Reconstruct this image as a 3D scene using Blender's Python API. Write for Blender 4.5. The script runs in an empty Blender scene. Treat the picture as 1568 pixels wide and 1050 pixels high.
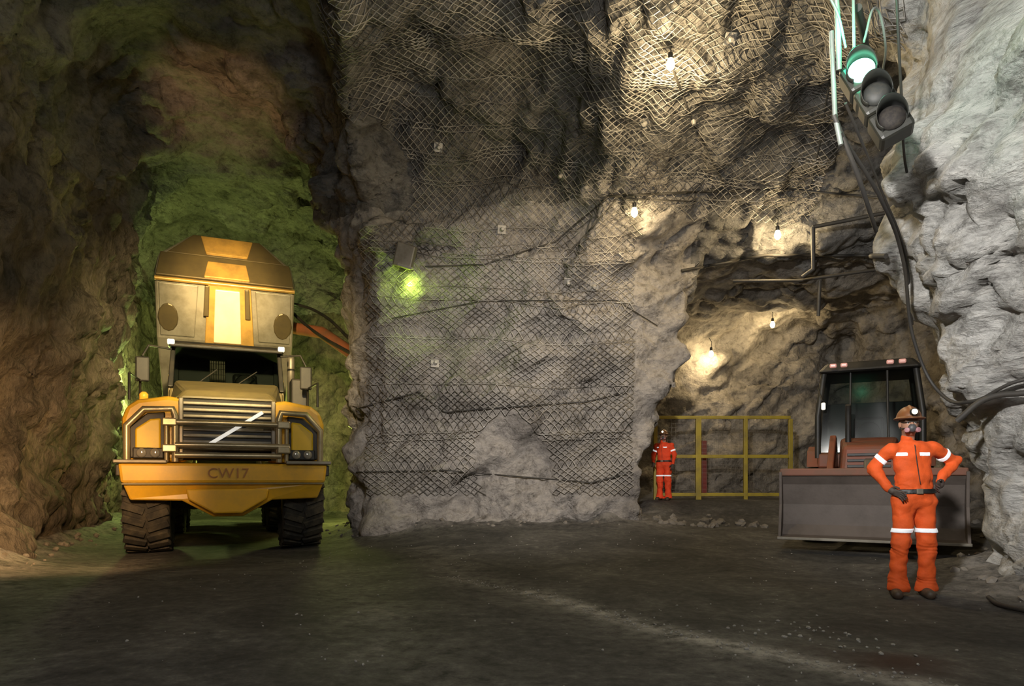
import bpy, bmesh, math, random
import numpy as np
from mathutils import Vector, Matrix, noise as mn
from mathutils.bvhtree import BVHTree
random.seed(3); rng=np.random.default_rng(7)
sc=bpy.context.scene
COL=sc.collection

# ------------------------------------------------------------------ helpers
def ss(t):
    t=np.clip(t,0,1); return t*t*(3-2*t)
def smax(a,b,k):
    h=np.maximum(k-np.abs(a-b),0)/k
    return np.maximum(a,b)+h*h*k*0.25
def smin(a,b,k):
    return -smax(-a,-b,k)
def wmat(ax,scale,L):
    u=(ax-ax[0])/scale
    i=np.floor(u).astype(int); f=u-i
    W=np.zeros((len(ax),L),np.float32); r=np.arange(len(ax))
    W[r,i]+=(1-f)**3/6
    W[r,i+1]+=(3*f**3-6*f**2+4)/6
    W[r,i+2]+=(-3*f**3+3*f**2+3*f+1)/6
    W[r,i+3]+=f**3/6
    return W
def lat(xs,ys,zs,scale,seed):
    if not isinstance(scale,tuple): scale=(scale,)*3
    g=np.random.default_rng(seed)
    Ls=[int(math.ceil((a[-1]-a[0])/s))+5 for a,s in zip((xs,ys,zs),scale)]
    R=g.uniform(-2.2,2.2,Ls).astype(np.float32)
    A=np.tensordot(wmat(xs,scale[0],Ls[0]),R,axes=(1,0))
    A=np.matmul(wmat(ys,scale[1],Ls[1])[None],A)
    return np.matmul(A,wmat(zs,scale[2],Ls[2]).T).astype(np.float32)
def nets(f,org,h):
    s=f<0
    a=s[:-1,:-1,:-1]
    anyv=a.copy(); allv=a.copy()
    for dx in (0,1):
        for dy in (0,1):
            for dz in (0,1):
                c=s[dx:s.shape[0]-1+dx,dy:s.shape[1]-1+dy,dz:s.shape[2]-1+dz]
                anyv|=c; allv&=c
    act=anyv&~allv
    I=np.argwhere(act)
    idx=-np.ones(act.shape,np.int32); idx[act]=np.arange(len(I))
    sm=np.zeros((len(I),3)); cnt=np.zeros(len(I))
    cs=[(x,y,z) for x in (0,1) for y in (0,1) for z in (0,1)]
    for p in cs:
        for ax in range(3):
            if p[ax]==0:
                q=list(p); q[ax]=1
                fa=f[I[:,0]+p[0],I[:,1]+p[1],I[:,2]+p[2]]
                fb=f[I[:,0]+q[0],I[:,1]+q[1],I[:,2]+q[2]]
                m=(fa<0)!=(fb<0)
                t=np.where(m,fa/np.where(m,fa-fb,1),0)
                pt=np.tile(np.array(p,float),(len(I),1)); pt[:,ax]+=t
                sm[m]+=pt[m]; cnt[m]+=1
    V=(I+sm/cnt[:,None])*h+np.array(org)
    Q=[]
    n=s.shape
    for ax in range(3):
        sl0=[slice(0,n[i]) for i in range(3)]; sl1=list(sl0)
        sl0[ax]=slice(0,n[ax]-1); sl1[ax]=slice(1,n[ax])
        ch=s[tuple(sl0)]!=s[tuple(sl1)]
        E=np.argwhere(ch)
        b,c=[(1,2),(2,0),(0,1)][ax]
        ok=(E[:,b]>0)&(E[:,c]>0)&(E[:,b]<n[b]-1)&(E[:,c]<n[c]-1)
        E=E[ok]
        def g(db,dc):
            J=E.copy(); J[:,b]-=db; J[:,c]-=dc
            return idx[J[:,0],J[:,1],J[:,2]]
        q=np.stack([g(1,1),g(0,1),g(0,0),g(1,0)],1)
        neg=s[E[:,0],E[:,1],E[:,2]]
        q[~neg]=q[~neg][:,::-1]
        Q.append(q)
    return V,np.concatenate(Q)
def mesh_np(name,V,Q,mat=None,parent=None,smooth=True,normals=None):
    me=bpy.data.meshes.new(name)
    Q=np.asarray(Q,np.int32); k=Q.shape[1]
    me.vertices.add(len(V)); me.vertices.foreach_set('co',np.asarray(V,np.float32).ravel())
    me.loops.add(Q.size); me.loops.foreach_set('vertex_index',Q.ravel())
    me.polygons.add(len(Q)); me.polygons.foreach_set('loop_start',np.arange(0,Q.size,k,dtype=np.int32))
    me.update(calc_edges=True)
    me.polygons.foreach_set('use_smooth',[smooth]*len(Q))
    if normals is not None: me.normals_split_custom_set_from_vertices([tuple(v) for v in normals])
    o=bpy.data.objects.new(name,me); COL.objects.link(o)
    if mat: me.materials.append(mat)
    if parent: o.parent=parent
    return o
def empty(name,loc=(0,0,0),rz=0):
    e=bpy.data.objects.new(name,None); e.location=loc; e.rotation_euler=(0,0,rz); e.empty_display_size=.2
    COL.objects.link(e); return e
# ------------------------------------------------------------------ materials
def newmat(name):
    m=bpy.data.materials.new(name); m.use_nodes=True
    nt=m.node_tree; b=nt.nodes['Principled BSDF']; return m,nt,b
def ramp(nt,src,stops):
    r=nt.nodes.new('ShaderNodeValToRGB'); e=r.color_ramp.elements
    e[0].position=stops[0][0]; e[0].color=(*stops[0][1],1)
    e[1].position=stops[-1][0]; e[1].color=(*stops[-1][1],1)
    for p,c in stops[1:-1]:
        x=e.new(p); x.color=(*c,1)
    nt.links.new(src,r.inputs[0]); return r
def noise_n(nt,vec,scale,detail=6,rough=.6,dist=0):
    n=nt.nodes.new('ShaderNodeTexNoise'); n.inputs['Scale'].default_value=scale
    n.inputs['Detail'].default_value=detail; n.inputs['Roughness'].default_value=rough; n.inputs['Distortion'].default_value=dist
    nt.links.new(vec,n.inputs['Vector']); return n
def mixc(nt,fac,a,b,mode='MIX'):
    m=nt.nodes.new('ShaderNodeMix'); m.data_type='RGBA'; m.blend_type=mode
    if isinstance(fac,float): m.inputs[0].default_value=fac
    else: nt.links.new(fac,m.inputs[0])
    for s,i in ((a,6),(b,7)):
        if isinstance(s,tuple): m.inputs[i].default_value=(*s,1)
        else: nt.links.new(s,m.inputs[i])
    return m.outputs[2]
def paint(name,col,rough=.5,metal=0,dirt=.35,dcol=(.09,.075,.05),scale=3,bump=.0,emit=None):
    m,nt,b=newmat(name); b.inputs['Roughness'].default_value=rough; b.inputs['Metallic'].default_value=metal
    tc=nt.nodes.new('ShaderNodeTexCoord')
    n=noise_n(nt,tc.outputs['Object'],scale,6,.65)
    r=ramp(nt,n.outputs['Fac'],[(.42,(0,0,0)),(.68,(dirt,)*3)])
    nt.links.new(mixc(nt,r.outputs[0],tuple(col),tuple(dcol)),b.inputs['Base Color'])
    if bump:
        bp=nt.nodes.new('ShaderNodeBump'); bp.inputs['Strength'].default_value=bump; bp.inputs['Distance'].default_value=.02
        n2=noise_n(nt,tc.outputs['Object'],scale*10,4); nt.links.new(n2.outputs['Fac'],bp.inputs['Height']); nt.links.new(bp.outputs[0],b.inputs['Normal'])
    if emit:
        b.inputs['Emission Color'].default_value=(*emit[:3],1); b.inputs['Emission Strength'].default_value=emit[3]
    return m
def rockmat(name,pale,mid,dark,crack=.3,bs=1.0,stretch=(1,1,1),rot=(0,0,0)):
    m,nt,b=newmat(name); b.inputs['Roughness'].default_value=.78
    b.inputs['Specular IOR Level'].default_value=.35
    tc=nt.nodes.new('ShaderNodeTexCoord'); mp=nt.nodes.new('ShaderNodeMapping')
    mp.inputs['Scale'].default_value=stretch; mp.inputs['Rotation'].default_value=rot
    nt.links.new(tc.outputs['Object'],mp.inputs[0]); v=mp.outputs[0]
    n1=noise_n(nt,v,.5,7,.66)
    c1=ramp(nt,n1.outputs['Fac'],[(.32,dark),(.46,mid),(.62,pale)])
    n2=noise_n(nt,v,5.0,7,.74)
    c2=ramp(nt,n2.outputs['Fac'],[(.33,(.42,.41,.40)),(.48,(.88,.88,.88)),(.7,(1.2,1.18,1.16))])
    col=mixc(nt,1.0,c1.outputs[0],c2.outputs[0],'MULTIPLY')
    n5=noise_n(nt,v,.9,4,.6)
    sb=nt.nodes.new('ShaderNodeMath'); sb.operation='SUBTRACT'; sb.inputs[1].default_value=.5; nt.links.new(n5.outputs['Fac'],sb.inputs[0])
    ab=nt.nodes.new('ShaderNodeMath'); ab.operation='ABSOLUTE'; nt.links.new(sb.outputs[0],ab.inputs[0])
    cr=ramp(nt,ab.outputs[0],[(0,(.3,.28,.27)),(.010,(1,1,1))])
    col=mixc(nt,crack,col,mixc(nt,1.0,col,cr.outputs[0],'MULTIPLY'))
    nt.links.new(col,b.inputs['Base Color'])
    wv=nt.nodes.new('ShaderNodeMix'); wv.data_type='VECTOR'; wv.inputs[0].default_value=.35
    nt.links.new(v,wv.inputs[4]); nt.links.new(n5.outputs['Color'],wv.inputs[5])
    vo=nt.nodes.new('ShaderNodeTexVoronoi'); vo.feature='F1'; vo.inputs['Scale'].default_value=2.4; vo.inputs['Detail'].default_value=2; vo.inputs['Roughness'].default_value=.6
    nt.links.new(wv.outputs[1],vo.inputs['Vector'])
    n3=noise_n(nt,v,9,7,.68)
    ad=nt.nodes.new('ShaderNodeMath'); ad.operation='MULTIPLY_ADD'; ad.inputs[1].default_value=1.2; nt.links.new(vo.outputs['Distance'],ad.inputs[0]); nt.links.new(n3.outputs['Fac'],ad.inputs[2])
    b1=nt.nodes.new('ShaderNodeBump'); b1.inputs['Strength'].default_value=.95*bs; b1.inputs['Distance'].default_value=.11
    nt.links.new(ad.outputs[0],b1.inputs['Height'])
    nt.links.new(b1.outputs[0],b.inputs['Normal'])
    return m
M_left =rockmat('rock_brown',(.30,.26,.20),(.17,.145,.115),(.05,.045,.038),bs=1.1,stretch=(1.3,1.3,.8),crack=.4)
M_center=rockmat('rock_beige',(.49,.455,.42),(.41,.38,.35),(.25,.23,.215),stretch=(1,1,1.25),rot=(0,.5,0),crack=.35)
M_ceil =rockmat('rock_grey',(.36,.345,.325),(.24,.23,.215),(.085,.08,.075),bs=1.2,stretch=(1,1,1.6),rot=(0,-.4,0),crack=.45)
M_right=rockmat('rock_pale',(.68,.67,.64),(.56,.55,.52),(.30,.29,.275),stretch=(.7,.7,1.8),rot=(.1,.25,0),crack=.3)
M_back =rockmat('rock_tunnel',(.38,.345,.295),(.30,.27,.23),(.15,.135,.115),bs=.8)

# ------------------------------------------------------------------ cave shell (implicit rock volume)
H=.08
xs=np.arange(-14.4,10.4,H); ys=np.arange(-4,25.6,H); zs=np.arange(-.7,9.9,H)
def polysd(P,X,Y):
    P=np.array(P,float); d=np.full(X.shape,1e9); ins=np.zeros(X.shape,bool)
    for i in range(len(P)):
        a=P[i]; b=P[(i+1)%len(P)]; e=b-a
        t=np.clip(((X-a[0])*e[0]+(Y-a[1])*e[1])/(e@e),0,1)
        d=np.minimum(d,np.hypot(X-a[0]-t*e[0],Y-a[1]-t*e[1]))
        c=((a[1]<=Y)!=(b[1]<=Y))
        xi=a[0]+(Y-a[1])/(e[1] if e[1]!=0 else 1e-9)*e[0]
        ins^=c&(X<xi)
    return np.where(ins,-d,d).astype(np.float32)
PA=[(6,-6),(5.3,3),(5.1,6.6),(5.5,8.1),(7.6,9.1),(9.2,13.0),(3.0,13.3),(2.1,13.2),(-.5,13.5),(-2.7,13.5),(-3.5,14.4),(-4.2,18),(-4.6,24),(-13,24.5),(-12.3,21),(-9.6,16.0),(-8.6,12.5),(-7.2,9),(-6.6,6),(-6.4,2),(-6.5,-6)]
PC=[(2.55,11.5),(2.55,14.2),(2.2,16.5),(2.2,18.6),(5.5,18.0),(9.8,19.5),(9.8,14),(9.2,11.5)]
X2,Y2=np.meshgrid(xs,ys,indexing='ij')
sA=polysd(PA,X2,Y2); sC=polysd(PC,X2,Y2)
ridge=-2.4-.8*(Y2-9.5)/3.9
right=ss((X2-.5)/2.0)
roofR=np.interp(Y2,[-4,7,9,10.5,12,12.8],[7.6,7.5,7.3,6.9,6.4,6.2])
roof=(1-right)*8.0+right*roofR
left=ss((ridge-X2)/.7)
roof=roof+left*1.2-.35*np.exp(-((X2-ridge)/.45)**2)
roof=roof.astype(np.float32)
Z3=zs[None,None,:].astype(np.float32)
leanR=(ss((X2-2)/1.5)*(1-ss((Y2-7.6)/2.0))).astype(np.float32)
leanL=(1-ss((X2+5)/2)).astype(np.float32)
fA=smax(sA[:,:,None]+leanR[:,:,None]*(.95*ss((Z3-1.2)/3.2)).astype(np.float32)+leanL[:,:,None]*.08*np.maximum(Z3-1,0), Z3-roof[:,:,None], 2.0)
leanC=(1-ss((X2-3.2)/2.0)).astype(np.float32)
fC=smax(sC[:,:,None]+leanC[:,:,None]*(1.0*ss((Z3-1.5)/3.2)).astype(np.float32), Z3-5.45, .9)
f=smin(fA,fC,.25)
del fA,fC
f+=.26*lat(xs,ys,zs,1.9,1)
f+=.19*lat(xs,ys,zs,(.95,.95,.75),2)
f+=.17*(np.abs(lat(xs,ys,zs,(.7,.7,.5),3))*1.6-.5)
f+=.080*lat(xs,ys,zs,(.42,.42,.3),4)
f+=.05*np.abs(lat(xs,ys,zs,(.3,.3,.2),5))
V,Q=nets(f,(xs[0],ys[0],zs[0]),H)
del f
Q=Q[:,::-1]
def vnorm(V,Q):
    ed=V[Q]; nr=np.cross(ed[:,2]-ed[:,0],ed[:,3]-ed[:,1]); VN=np.zeros_like(V)
    for k in range(4): np.add.at(VN,Q[:,k],nr)
    return VN/(np.linalg.norm(VN,axis=1)[:,None]+1e-9),nr
VN,_=vnorm(V,Q)
RT=np.array((Matrix.Rotation(.6,3,'Y')@Matrix.Rotation(.4,3,'X')))
SP=(V@RT.T)*np.array([.75,1.1,2.0])
disp=[];crev=[]
for v in SP.tolist():
    v=Vector(v); w_=v+mn.noise_vector(v*1.3)*.35
    d=mn.voronoi(w_)[0]; d2=mn.voronoi(w_*2.3)[0]
    disp.append(d[0]+.5*d2[0])
    crev.append(math.exp(-(d[1]-d[0])/.07)+.45*math.exp(-(d2[1]-d2[0])/.08))
disp=np.array(disp);crev=np.array(crev)
msk=np.array([mn.noise(Vector(v)*.55) for v in V.tolist()]); msk=ss((msk+.25)/.4)
V=V-VN*(.26*(disp-.5)+.11*crev*msk)[:,None]
VN,nrm=vnorm(V,Q)
bvh=BVHTree.FromPolygons(V.tolist(),Q.tolist())
ct=V[Q].mean(1)
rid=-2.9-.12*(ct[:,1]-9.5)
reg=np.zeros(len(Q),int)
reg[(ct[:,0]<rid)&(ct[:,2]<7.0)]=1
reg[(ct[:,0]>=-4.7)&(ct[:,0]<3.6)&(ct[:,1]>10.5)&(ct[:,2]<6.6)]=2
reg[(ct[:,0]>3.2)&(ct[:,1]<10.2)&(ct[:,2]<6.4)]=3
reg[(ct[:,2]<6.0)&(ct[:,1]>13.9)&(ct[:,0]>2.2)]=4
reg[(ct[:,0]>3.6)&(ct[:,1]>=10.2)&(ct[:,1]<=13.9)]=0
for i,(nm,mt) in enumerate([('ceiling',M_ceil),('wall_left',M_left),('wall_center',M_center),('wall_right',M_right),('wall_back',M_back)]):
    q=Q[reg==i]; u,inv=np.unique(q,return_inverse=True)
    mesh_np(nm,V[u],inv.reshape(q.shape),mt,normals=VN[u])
def snap(p,off=.05,O=(0,.5,1.3)):
    O=Vector(O); d=(Vector(p)-O).normalized()
    h=bvh.ray_cast(O,d)
    if h[0] is None: return Vector(p),-d
    return h[0]-d*off,h[1]

# ------------------------------------------------------------------ floor
sU=np.minimum(sA,sC)
def floor_h(x,y):
    h=.2*ss((y-8)/5)*ss((x+2.5)/2)+.45*ss((y-13.2)/2.4)*ss((x-2.4)/.8)-.17*ss((-x-2.0)/1.5)*ss((y-7.5)/3)
    return h
fx=np.arange(-14,10.3,.08); fy=np.arange(-3.5,24.5,.08)
FX,FY=np.meshgrid(fx,fy,indexing='ij')
ii=np.clip(((FX-xs[0])/H).astype(int),0,len(xs)-1); jj=np.clip(((FY-ys[0])/H).astype(int),0,len(ys)-1)
dw=np.maximum(-sU[ii,jj],0)
l1=lat(fx,fy,np.array([0.,1.]),1.3,11)[:,:,0]; l2=lat(fx,fy,np.array([0.,1.]),.3,12)[:,:,0]; l3=lat(fx,fy,np.array([0.,1.]),.16,13)[:,:,0]
FZ=floor_h(FX,FY)+.02*l1+.008*l2+.004*l3+np.exp(-dw/.4)*(.26+.12*l1+.10*l2+.05*l3)
lane=(FX+.431*FY)*.918
tr=np.zeros(FX.shape)
for off in (-1.35,1.25,-3.0,2.9): tr=np.maximum(tr,np.exp(-((lane-off-.15*l1)/.38)**2))
FZ-=.015*tr*(FY<13)
ni,nj=FX.shape
idx=np.arange(ni*nj).reshape(ni,nj)
FQ=np.stack([idx[:-1,:-1],idx[1:,:-1],idx[1:,1:],idx[:-1,1:]],-1).reshape(-1,4)
FV=np.stack([FX,FY,FZ],-1).reshape(-1,3)
mf,nt,b=newmat('mine_floor_dirt')
tc=nt.nodes.new('ShaderNodeTexCoord'); v=tc.outputs['Object']
n1=noise_n(nt,v,.7,7,.7,.8); c1=ramp(nt,n1.outputs['Fac'],[(.3,(.034,.033,.032)),(.5,(.072,.069,.065)),(.72,(.155,.146,.135))])
n2=noise_n(nt,v,9,7,.78); c2=ramp(nt,n2.outputs['Fac'],[(.3,(.45,.45,.45)),(.56,(1.05,1.05,1.05)),(.76,(2.3,2.25,2.15))])
col=mixc(nt,1.0,c1.outputs[0],c2.outputs[0],'MULTIPLY')
at=nt.nodes.new('ShaderNodeAttribute'); at.attribute_name='gravel'  # mask mixes real gravel and dust with painted light on the left floor
mm=nt.nodes.new('ShaderNodeMath'); mm.operation='MULTIPLY'; n3=noise_n(nt,v,4.5,7,.75); r3=ramp(nt,n3.outputs['Fac'],[(.36,(0,0,0)),(.58,(1,1,1))])
nt.links.new(at.outputs['Fac'],mm.inputs[0]); nt.links.new(r3.outputs[0],mm.inputs[1])
col=mixc(nt,mm.outputs[0],col,(.48,.45,.41))
at2=nt.nodes.new('ShaderNodeAttribute'); at2.attribute_name='wet'
col=mixc(nt,at2.outputs['Fac'],col,(.050,.018,.012))
nt.links.new(col,b.inputs['Base Color'])
b.inputs['Roughness'].default_value=.85; b.inputs['Specular IOR Level'].default_value=.3
b1=nt.nodes.new('ShaderNodeBump'); b1.inputs['Strength'].default_value=.8; b1.inputs['Distance'].default_value=.03
n4=noise_n(nt,v,12,8,.75); nt.links.new(n4.outputs['Fac'],b1.inputs['Height']); nt.links.new(b1.outputs[0],b.inputs['Normal'])
fl=mesh_np('floor',FV,FQ,mf)
def segd(px,py,a,b):
    ax,ay=a;bx,by=b; t=np.clip(((px-ax)*(bx-ax)+(py-ay)*(by-ay))/((bx-ax)**2+(by-ay)**2),0,1)
    return np.hypot(px-ax-t*(bx-ax),py-ay-t*(by-ay))
gp=[(-.8,8.0),(.2,6.9),(.75,5.9),(1.3,4.9),(2.4,3.6)]
gv=np.zeros(FX.shape)
for k,(a,b_) in enumerate(zip(gp[:-1],gp[1:])): gv=np.maximum(gv,(.4 if k==0 else 1)*np.exp(-(segd(FX,FY,a,b_)/.13)**2))
gv=gv*np.clip(.95+.5*l1+.3*l2,.25,1.2)+.35*np.exp(-dw/.5)
gv+=.5*ss((-FX-4.2)/2)*(FY<10)*np.clip(.5+l1,0,1)+.16*tr*(FY<11)  # broad left area is lamplight painted into the floor colour; tracks are dust
at_=fl.data.attributes.new('gravel','FLOAT','POINT'); at_.data.foreach_set('value',np.clip(gv,0,1).ravel().astype(np.float32))
wet=np.exp(-(((FX-2.5)/.5)**2+((FY-4.4)/.5)**2))*np.clip(.5+l1+.6*l2,0,1)
at_=fl.data.attributes.new('wet','FLOAT','POINT'); at_.data.foreach_set('value',np.clip(wet*1.3,0,.9).ravel().astype(np.float32))
fbvh=BVHTree.FromPolygons(FV.tolist(),FQ.tolist())
def gz(x,y):
    h=fbvh.ray_cast(Vector((x,y,5)),Vector((0,0,-1))); return h[0].z if h[0] else 0

def stones(name,pts,mat):
    bm=bmesh.new()
    for (x,y,z,s) in pts:
        r=bmesh.ops.create_icosphere(bm,subdivisions=1,radius=s)
        m=Matrix.Translation((x,y,z))@Matrix.Rotation(random.random()*6,4,'Z')@Matrix.Rotation(random.random()*6,4,'X')@Matrix.Diagonal((1,random.uniform(.6,1),random.uniform(.45,.9),1))
        for vv in r['verts']: vv.co*=random.uniform(.8,1.15)
        bmesh.ops.transform(bm,matrix=m,verts=r['verts'])
    bmesh.ops.recalc_face_normals(bm,faces=bm.faces)
    me=bpy.data.meshes.new(name); bm.to_mesh(me); bm.free(); me.materials.append(mat)
    o=bpy.data.objects.new(name,me); COL.objects.link(o); return o
M_st=paint('pale_gravel',(.36,.34,.31),.85,dirt=.2,scale=4)
M_rub=paint('rubble_rock',(.20,.18,.155),.85,dirt=.8,scale=2,bump=.4)
pts=[]
for _ in range(380):
    k=random.randrange(4); t=random.random(); a=gp[k]; b_=gp[k+1]
    x=a[0]+(b_[0]-a[0])*t+random.gauss(0,.09); y=a[1]+(b_[1]-a[1])*t+random.gauss(0,.09)
    s=random.uniform(.004,.013); pts.append((x,y,gz(x,y)+s*.3,s))
for _ in range(350):
    x=random.uniform(-4,5); y=random.uniform(2.6,12); s=random.choice((.004,.007,.009,.013)); pts.append((x,y,gz(x,y)+s*.3,s))
for _ in range(40):
    x=random.gauss(2.15,.3); y=random.gauss(5.0,.28); s=random.uniform(.008,.024); pts.append((x,y,gz(x,y)+s*.2,s))
stones('gravel',pts,M_st)
pts=[]
for i in range(len(PA)-1):
    a=Vector(PA[i]); b_=Vector(PA[i+1]); L=(b_-a).length
    if a.y<2 and b_.y<2: continue
    if 2.9<a.x<9.5 and a.y>12.5: continue
    nrm2=Vector((-(b_-a).y,(b_-a).x)).normalized()
    for _ in range(int(L*4)):
        t=random.random(); o=abs(random.gauss(0,.25))+.1; p=a+(b_-a)*t+nrm2*o
        if segd(p.x,p.y,(-5,11.6),(-8.8,20.5))<1.9: continue
        s=random.uniform(.03,.10)*max(.3,1-o*.7); pts.append((p.x,p.y,gz(p.x,p.y)+s*.2,s))
for _ in range(50):
    x=random.uniform(2.9,5.0); y=random.gauss(13.4,.3); s=random.uniform(.03,.12); pts.append((x,y,gz(x,y)+s*.2,s))
stones('rubble_pile',pts,M_rub)

# ------------------------------------------------------------------ primitive part builders
def finish(bm,name,mat,parent,bevel=0,smooth=False,seg=2):
    me=bpy.data.meshes.new(name); bmesh.ops.recalc_face_normals(bm,faces=bm.faces); bm.to_mesh(me); bm.free()
    if mat: me.materials.append(mat)
    o=bpy.data.objects.new(name,me); COL.objects.link(o)
    if parent: o.parent=parent
    if smooth: me.polygons.foreach_set('use_smooth',[True]*len(me.polygons))
    if bevel:
        m=o.modifiers.new('b','BEVEL'); m.width=bevel; m.segments=seg; m.limit_method='ANGLE'; m.angle_limit=.6
    return o
def box(name,c,s,mat,parent=None,bevel=.01,rot=None):
    bm=bmesh.new(); bmesh.ops.create_cube(bm,size=1)
    M=Matrix.Translation(c)
    if rot: M=M@Matrix.Rotation(rot[2],4,'Z')@Matrix.Rotation(rot[1],4,'Y')@Matrix.Rotation(rot[0],4,'X')
    bmesh.ops.transform(bm,matrix=M@Matrix.Diagonal((*s,1)),verts=bm.verts)
    return finish(bm,name,mat,parent,bevel)
def prism(name,poly,y0,y1,mat,parent=None,bevel=.01,axis='y'):
    bm=bmesh.new(); A=[];B=[]
    for a,b_ in poly:
        if axis=='y': A.append(bm.verts.new((a,y0,b_))); B.append(bm.verts.new((a,y1,b_)))
        else: A.append(bm.verts.new((y0,a,b_))); B.append(bm.verts.new((y1,a,b_)))
    n=len(poly); bm.faces.new(A); bm.faces.new(B[::-1])
    for i in range(n): bm.faces.new((A[i],B[i],B[(i+1)%n],A[(i+1)%n]))
    return finish(bm,name,mat,parent,bevel)
def hull(name,verts,faces,mat,parent=None,bevel=.01):
    bm=bmesh.new(); vs=[bm.verts.new(v) for v in verts]
    for f_ in faces: bm.faces.new([vs[i] for i in f_])
    return finish(bm,name,mat,parent,bevel)
def tube(name,pts,r,mat,parent=None,cyc=False,smooth=False,res=3):
    cu=bpy.data.curves.new(name,'CURVE'); cu.dimensions='3D'; cu.bevel_depth=r; cu.bevel_resolution=res; cu.use_fill_caps=True
    if smooth:
        s=cu.splines.new('BEZIER'); s.bezier_points.add(len(pts)-1)
        for p,q in zip(s.bezier_points,pts): p.co=q; p.handle_left_type=p.handle_right_type='AUTO'
        cu.resolution_u=8
    else:
        s=cu.splines.new('POLY'); s.points.add(len(pts)-1)
        for p,q in zip(s.points,pts): p.co=(*q,1)
    s.use_cyclic_u=cyc
    o=bpy.data.objects.new(name,cu); COL.objects.link(o); cu.materials.append(mat)
    if parent: o.parent=parent
    return o
def lathe(name,prof,mat,parent=None,n=32,axis='y',loc=(0,0,0),rot=None):
    bm=bmesh.new(); rings=[]
    for a,r in prof:
        ring=[]
        for i in range(n):
            t=2*math.pi*i/n; c,s=r*math.cos(t),r*math.sin(t)
            ring.append(bm.verts.new({'y':(c,a,s),'x':(a,c,s),'z':(c,s,a)}[axis]))
        rings.append(ring)
    for A,B in zip(rings[:-1],rings[1:]):
        for i in range(n): bm.faces.new((A[i],A[(i+1)%n],B[(i+1)%n],B[i]))
    bm.faces.new(rings[0]); bm.faces.new(rings[-1][::-1])
    M=Matrix.Translation(loc)
    if rot: M=M@rot
    bmesh.ops.transform(bm,matrix=M,verts=bm.verts)
    return finish(bm,name,mat,parent,.0,True)
M_rubber=paint('tyre_rubber',(.035,.032,.028),.85,dirt=.8,dcol=(.13,.11,.075),scale=4,bump=.3)
M_black=paint('black_plastic',(.015,.015,.015),.5,dirt=.3)
M_steel=paint('dusty_steel',(.24,.22,.18),.45,.5,dirt=.6)
M_guard=paint('guard_tube_bronze',(.50,.42,.27),.34,.6,dirt=.5,dcol=(.2,.16,.09))
def wheel(name,c,R,w,rim,mat_rim,parent,lugs=26):
    hw=w/2
    lathe(name+'_tyre',[(-hw*.8,R*.55),(-hw,R*.72),(-hw*.96,R*.9),(-hw*.8,R*.955),(0,R*.965),(hw*.8,R*.955),(hw*.96,R*.9),(hw,R*.72),(hw*.8,R*.55)],M_rubber,parent,48,'x',c)
    bm=bmesh.new()
    for i in range(lugs):
        for sgn in (-1,1):
            t=2*math.pi*(i+(.5 if sgn>0 else 0))/lugs
            r=bmesh.ops.create_cube(bm,size=1)
            M=Matrix.Translation(c)@Matrix.Rotation(t,4,'X')@Matrix.Translation((sgn*hw*.5,0,R*.965))@Matrix.Rotation(sgn*.35,4,'Z')@Matrix.Diagonal((hw*.95,R*.13,R*.08,1))
            bmesh.ops.transform(bm,matrix=M,verts=r['verts'])
    finish(bm,name+'_tread',M_rubber,parent,.008)
    lathe(name+'_rim',[(-hw*.82,R*.5),(-hw*.7,R*.56),(-hw*.3,R*.4),(-hw*.3,R*.1),(hw*.3,R*.1),(hw*.3,R*.4),(hw*.7,R*.56),(hw*.82,R*.5)],mat_rim,parent,32,'x',c)

# ------------------------------------------------------------------ DUMP TRUCK
M_yel=paint('truck_yellow',(.82,.46,.03),.34,dirt=.38,dcol=(.30,.20,.07),scale=2.2)
M_yel2=paint('truck_yellow_bright',(.88,.56,.02),.4,dirt=.15)
M_hood=paint('truck_hood_dusty',(.20,.16,.07),.42,dirt=.5)
M_grl=paint('grille_metal',(.38,.34,.27),.42,.4,dirt=.5)
M_tray=paint('tray_paint_worn',(.36,.34,.28),.40,.35,dirt=.7,dcol=(.13,.12,.08),scale=1.6)
M_tray2=paint('tray_spine_glow',(.98,.86,.62),.30,.15,dirt=.2,dcol=(.6,.4,.15),scale=2)  # near-white and orange tones paint the bright glow on the spine panel
M_trayo=paint('tray_ochre_glow',(.62,.38,.10),.30,.35,dirt=.4)  # ochre holds the orange glare of the tray's middle and crest
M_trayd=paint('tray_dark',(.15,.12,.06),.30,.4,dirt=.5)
mg,nt,b=newmat('cab_glass'); 
out=nt.nodes['Material Output']; gl=nt.nodes.new('ShaderNodeBsdfGlossy'); gl.inputs['Roughness'].default_value=.12
tr_=nt.nodes.new('ShaderNodeBsdfTransparent'); tr_.inputs[0].default_value=(.5,.54,.52,1)
mx=nt.nodes.new('ShaderNodeMixShader'); fr=nt.nodes.new('ShaderNodeFresnel'); fr.inputs[0].default_value=1.2
nt.links.new(fr.outputs[0],mx.inputs[0]); nt.links.new(tr_.outputs[0],mx.inputs[1]); nt.links.new(gl.outputs[0],mx.inputs[2]); nt.links.new(mx.outputs[0],out.inputs[0])
M_lens=paint('headlight_lens',(.45,.43,.38),.12,.5,dirt=.1)
M_white=paint('white_glow',(.8,.8,.78),.3,dirt=.05,emit=(1,.95,.85,.6))  # also lends its glow to the grille bar and loader mirror
th=math.atan2(441,1022)
T=empty('dump_truck',(-4.93,11.6,0.0),th)
for s,nm in ((-1,'l'),(1,'r')):
    wheel('front_wheel_'+nm,(s*1.3,1.2,.77),.95,.74,.5,M_yel,T)
    wheel('mid_wheel_'+nm,(s*1.3,5.6,.77),.95,.74,.5,M_yel,T)
    wheel('rear_wheel_'+nm,(s*1.3,7.6,.77),.95,.74,.5,M_yel,T)
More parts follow.
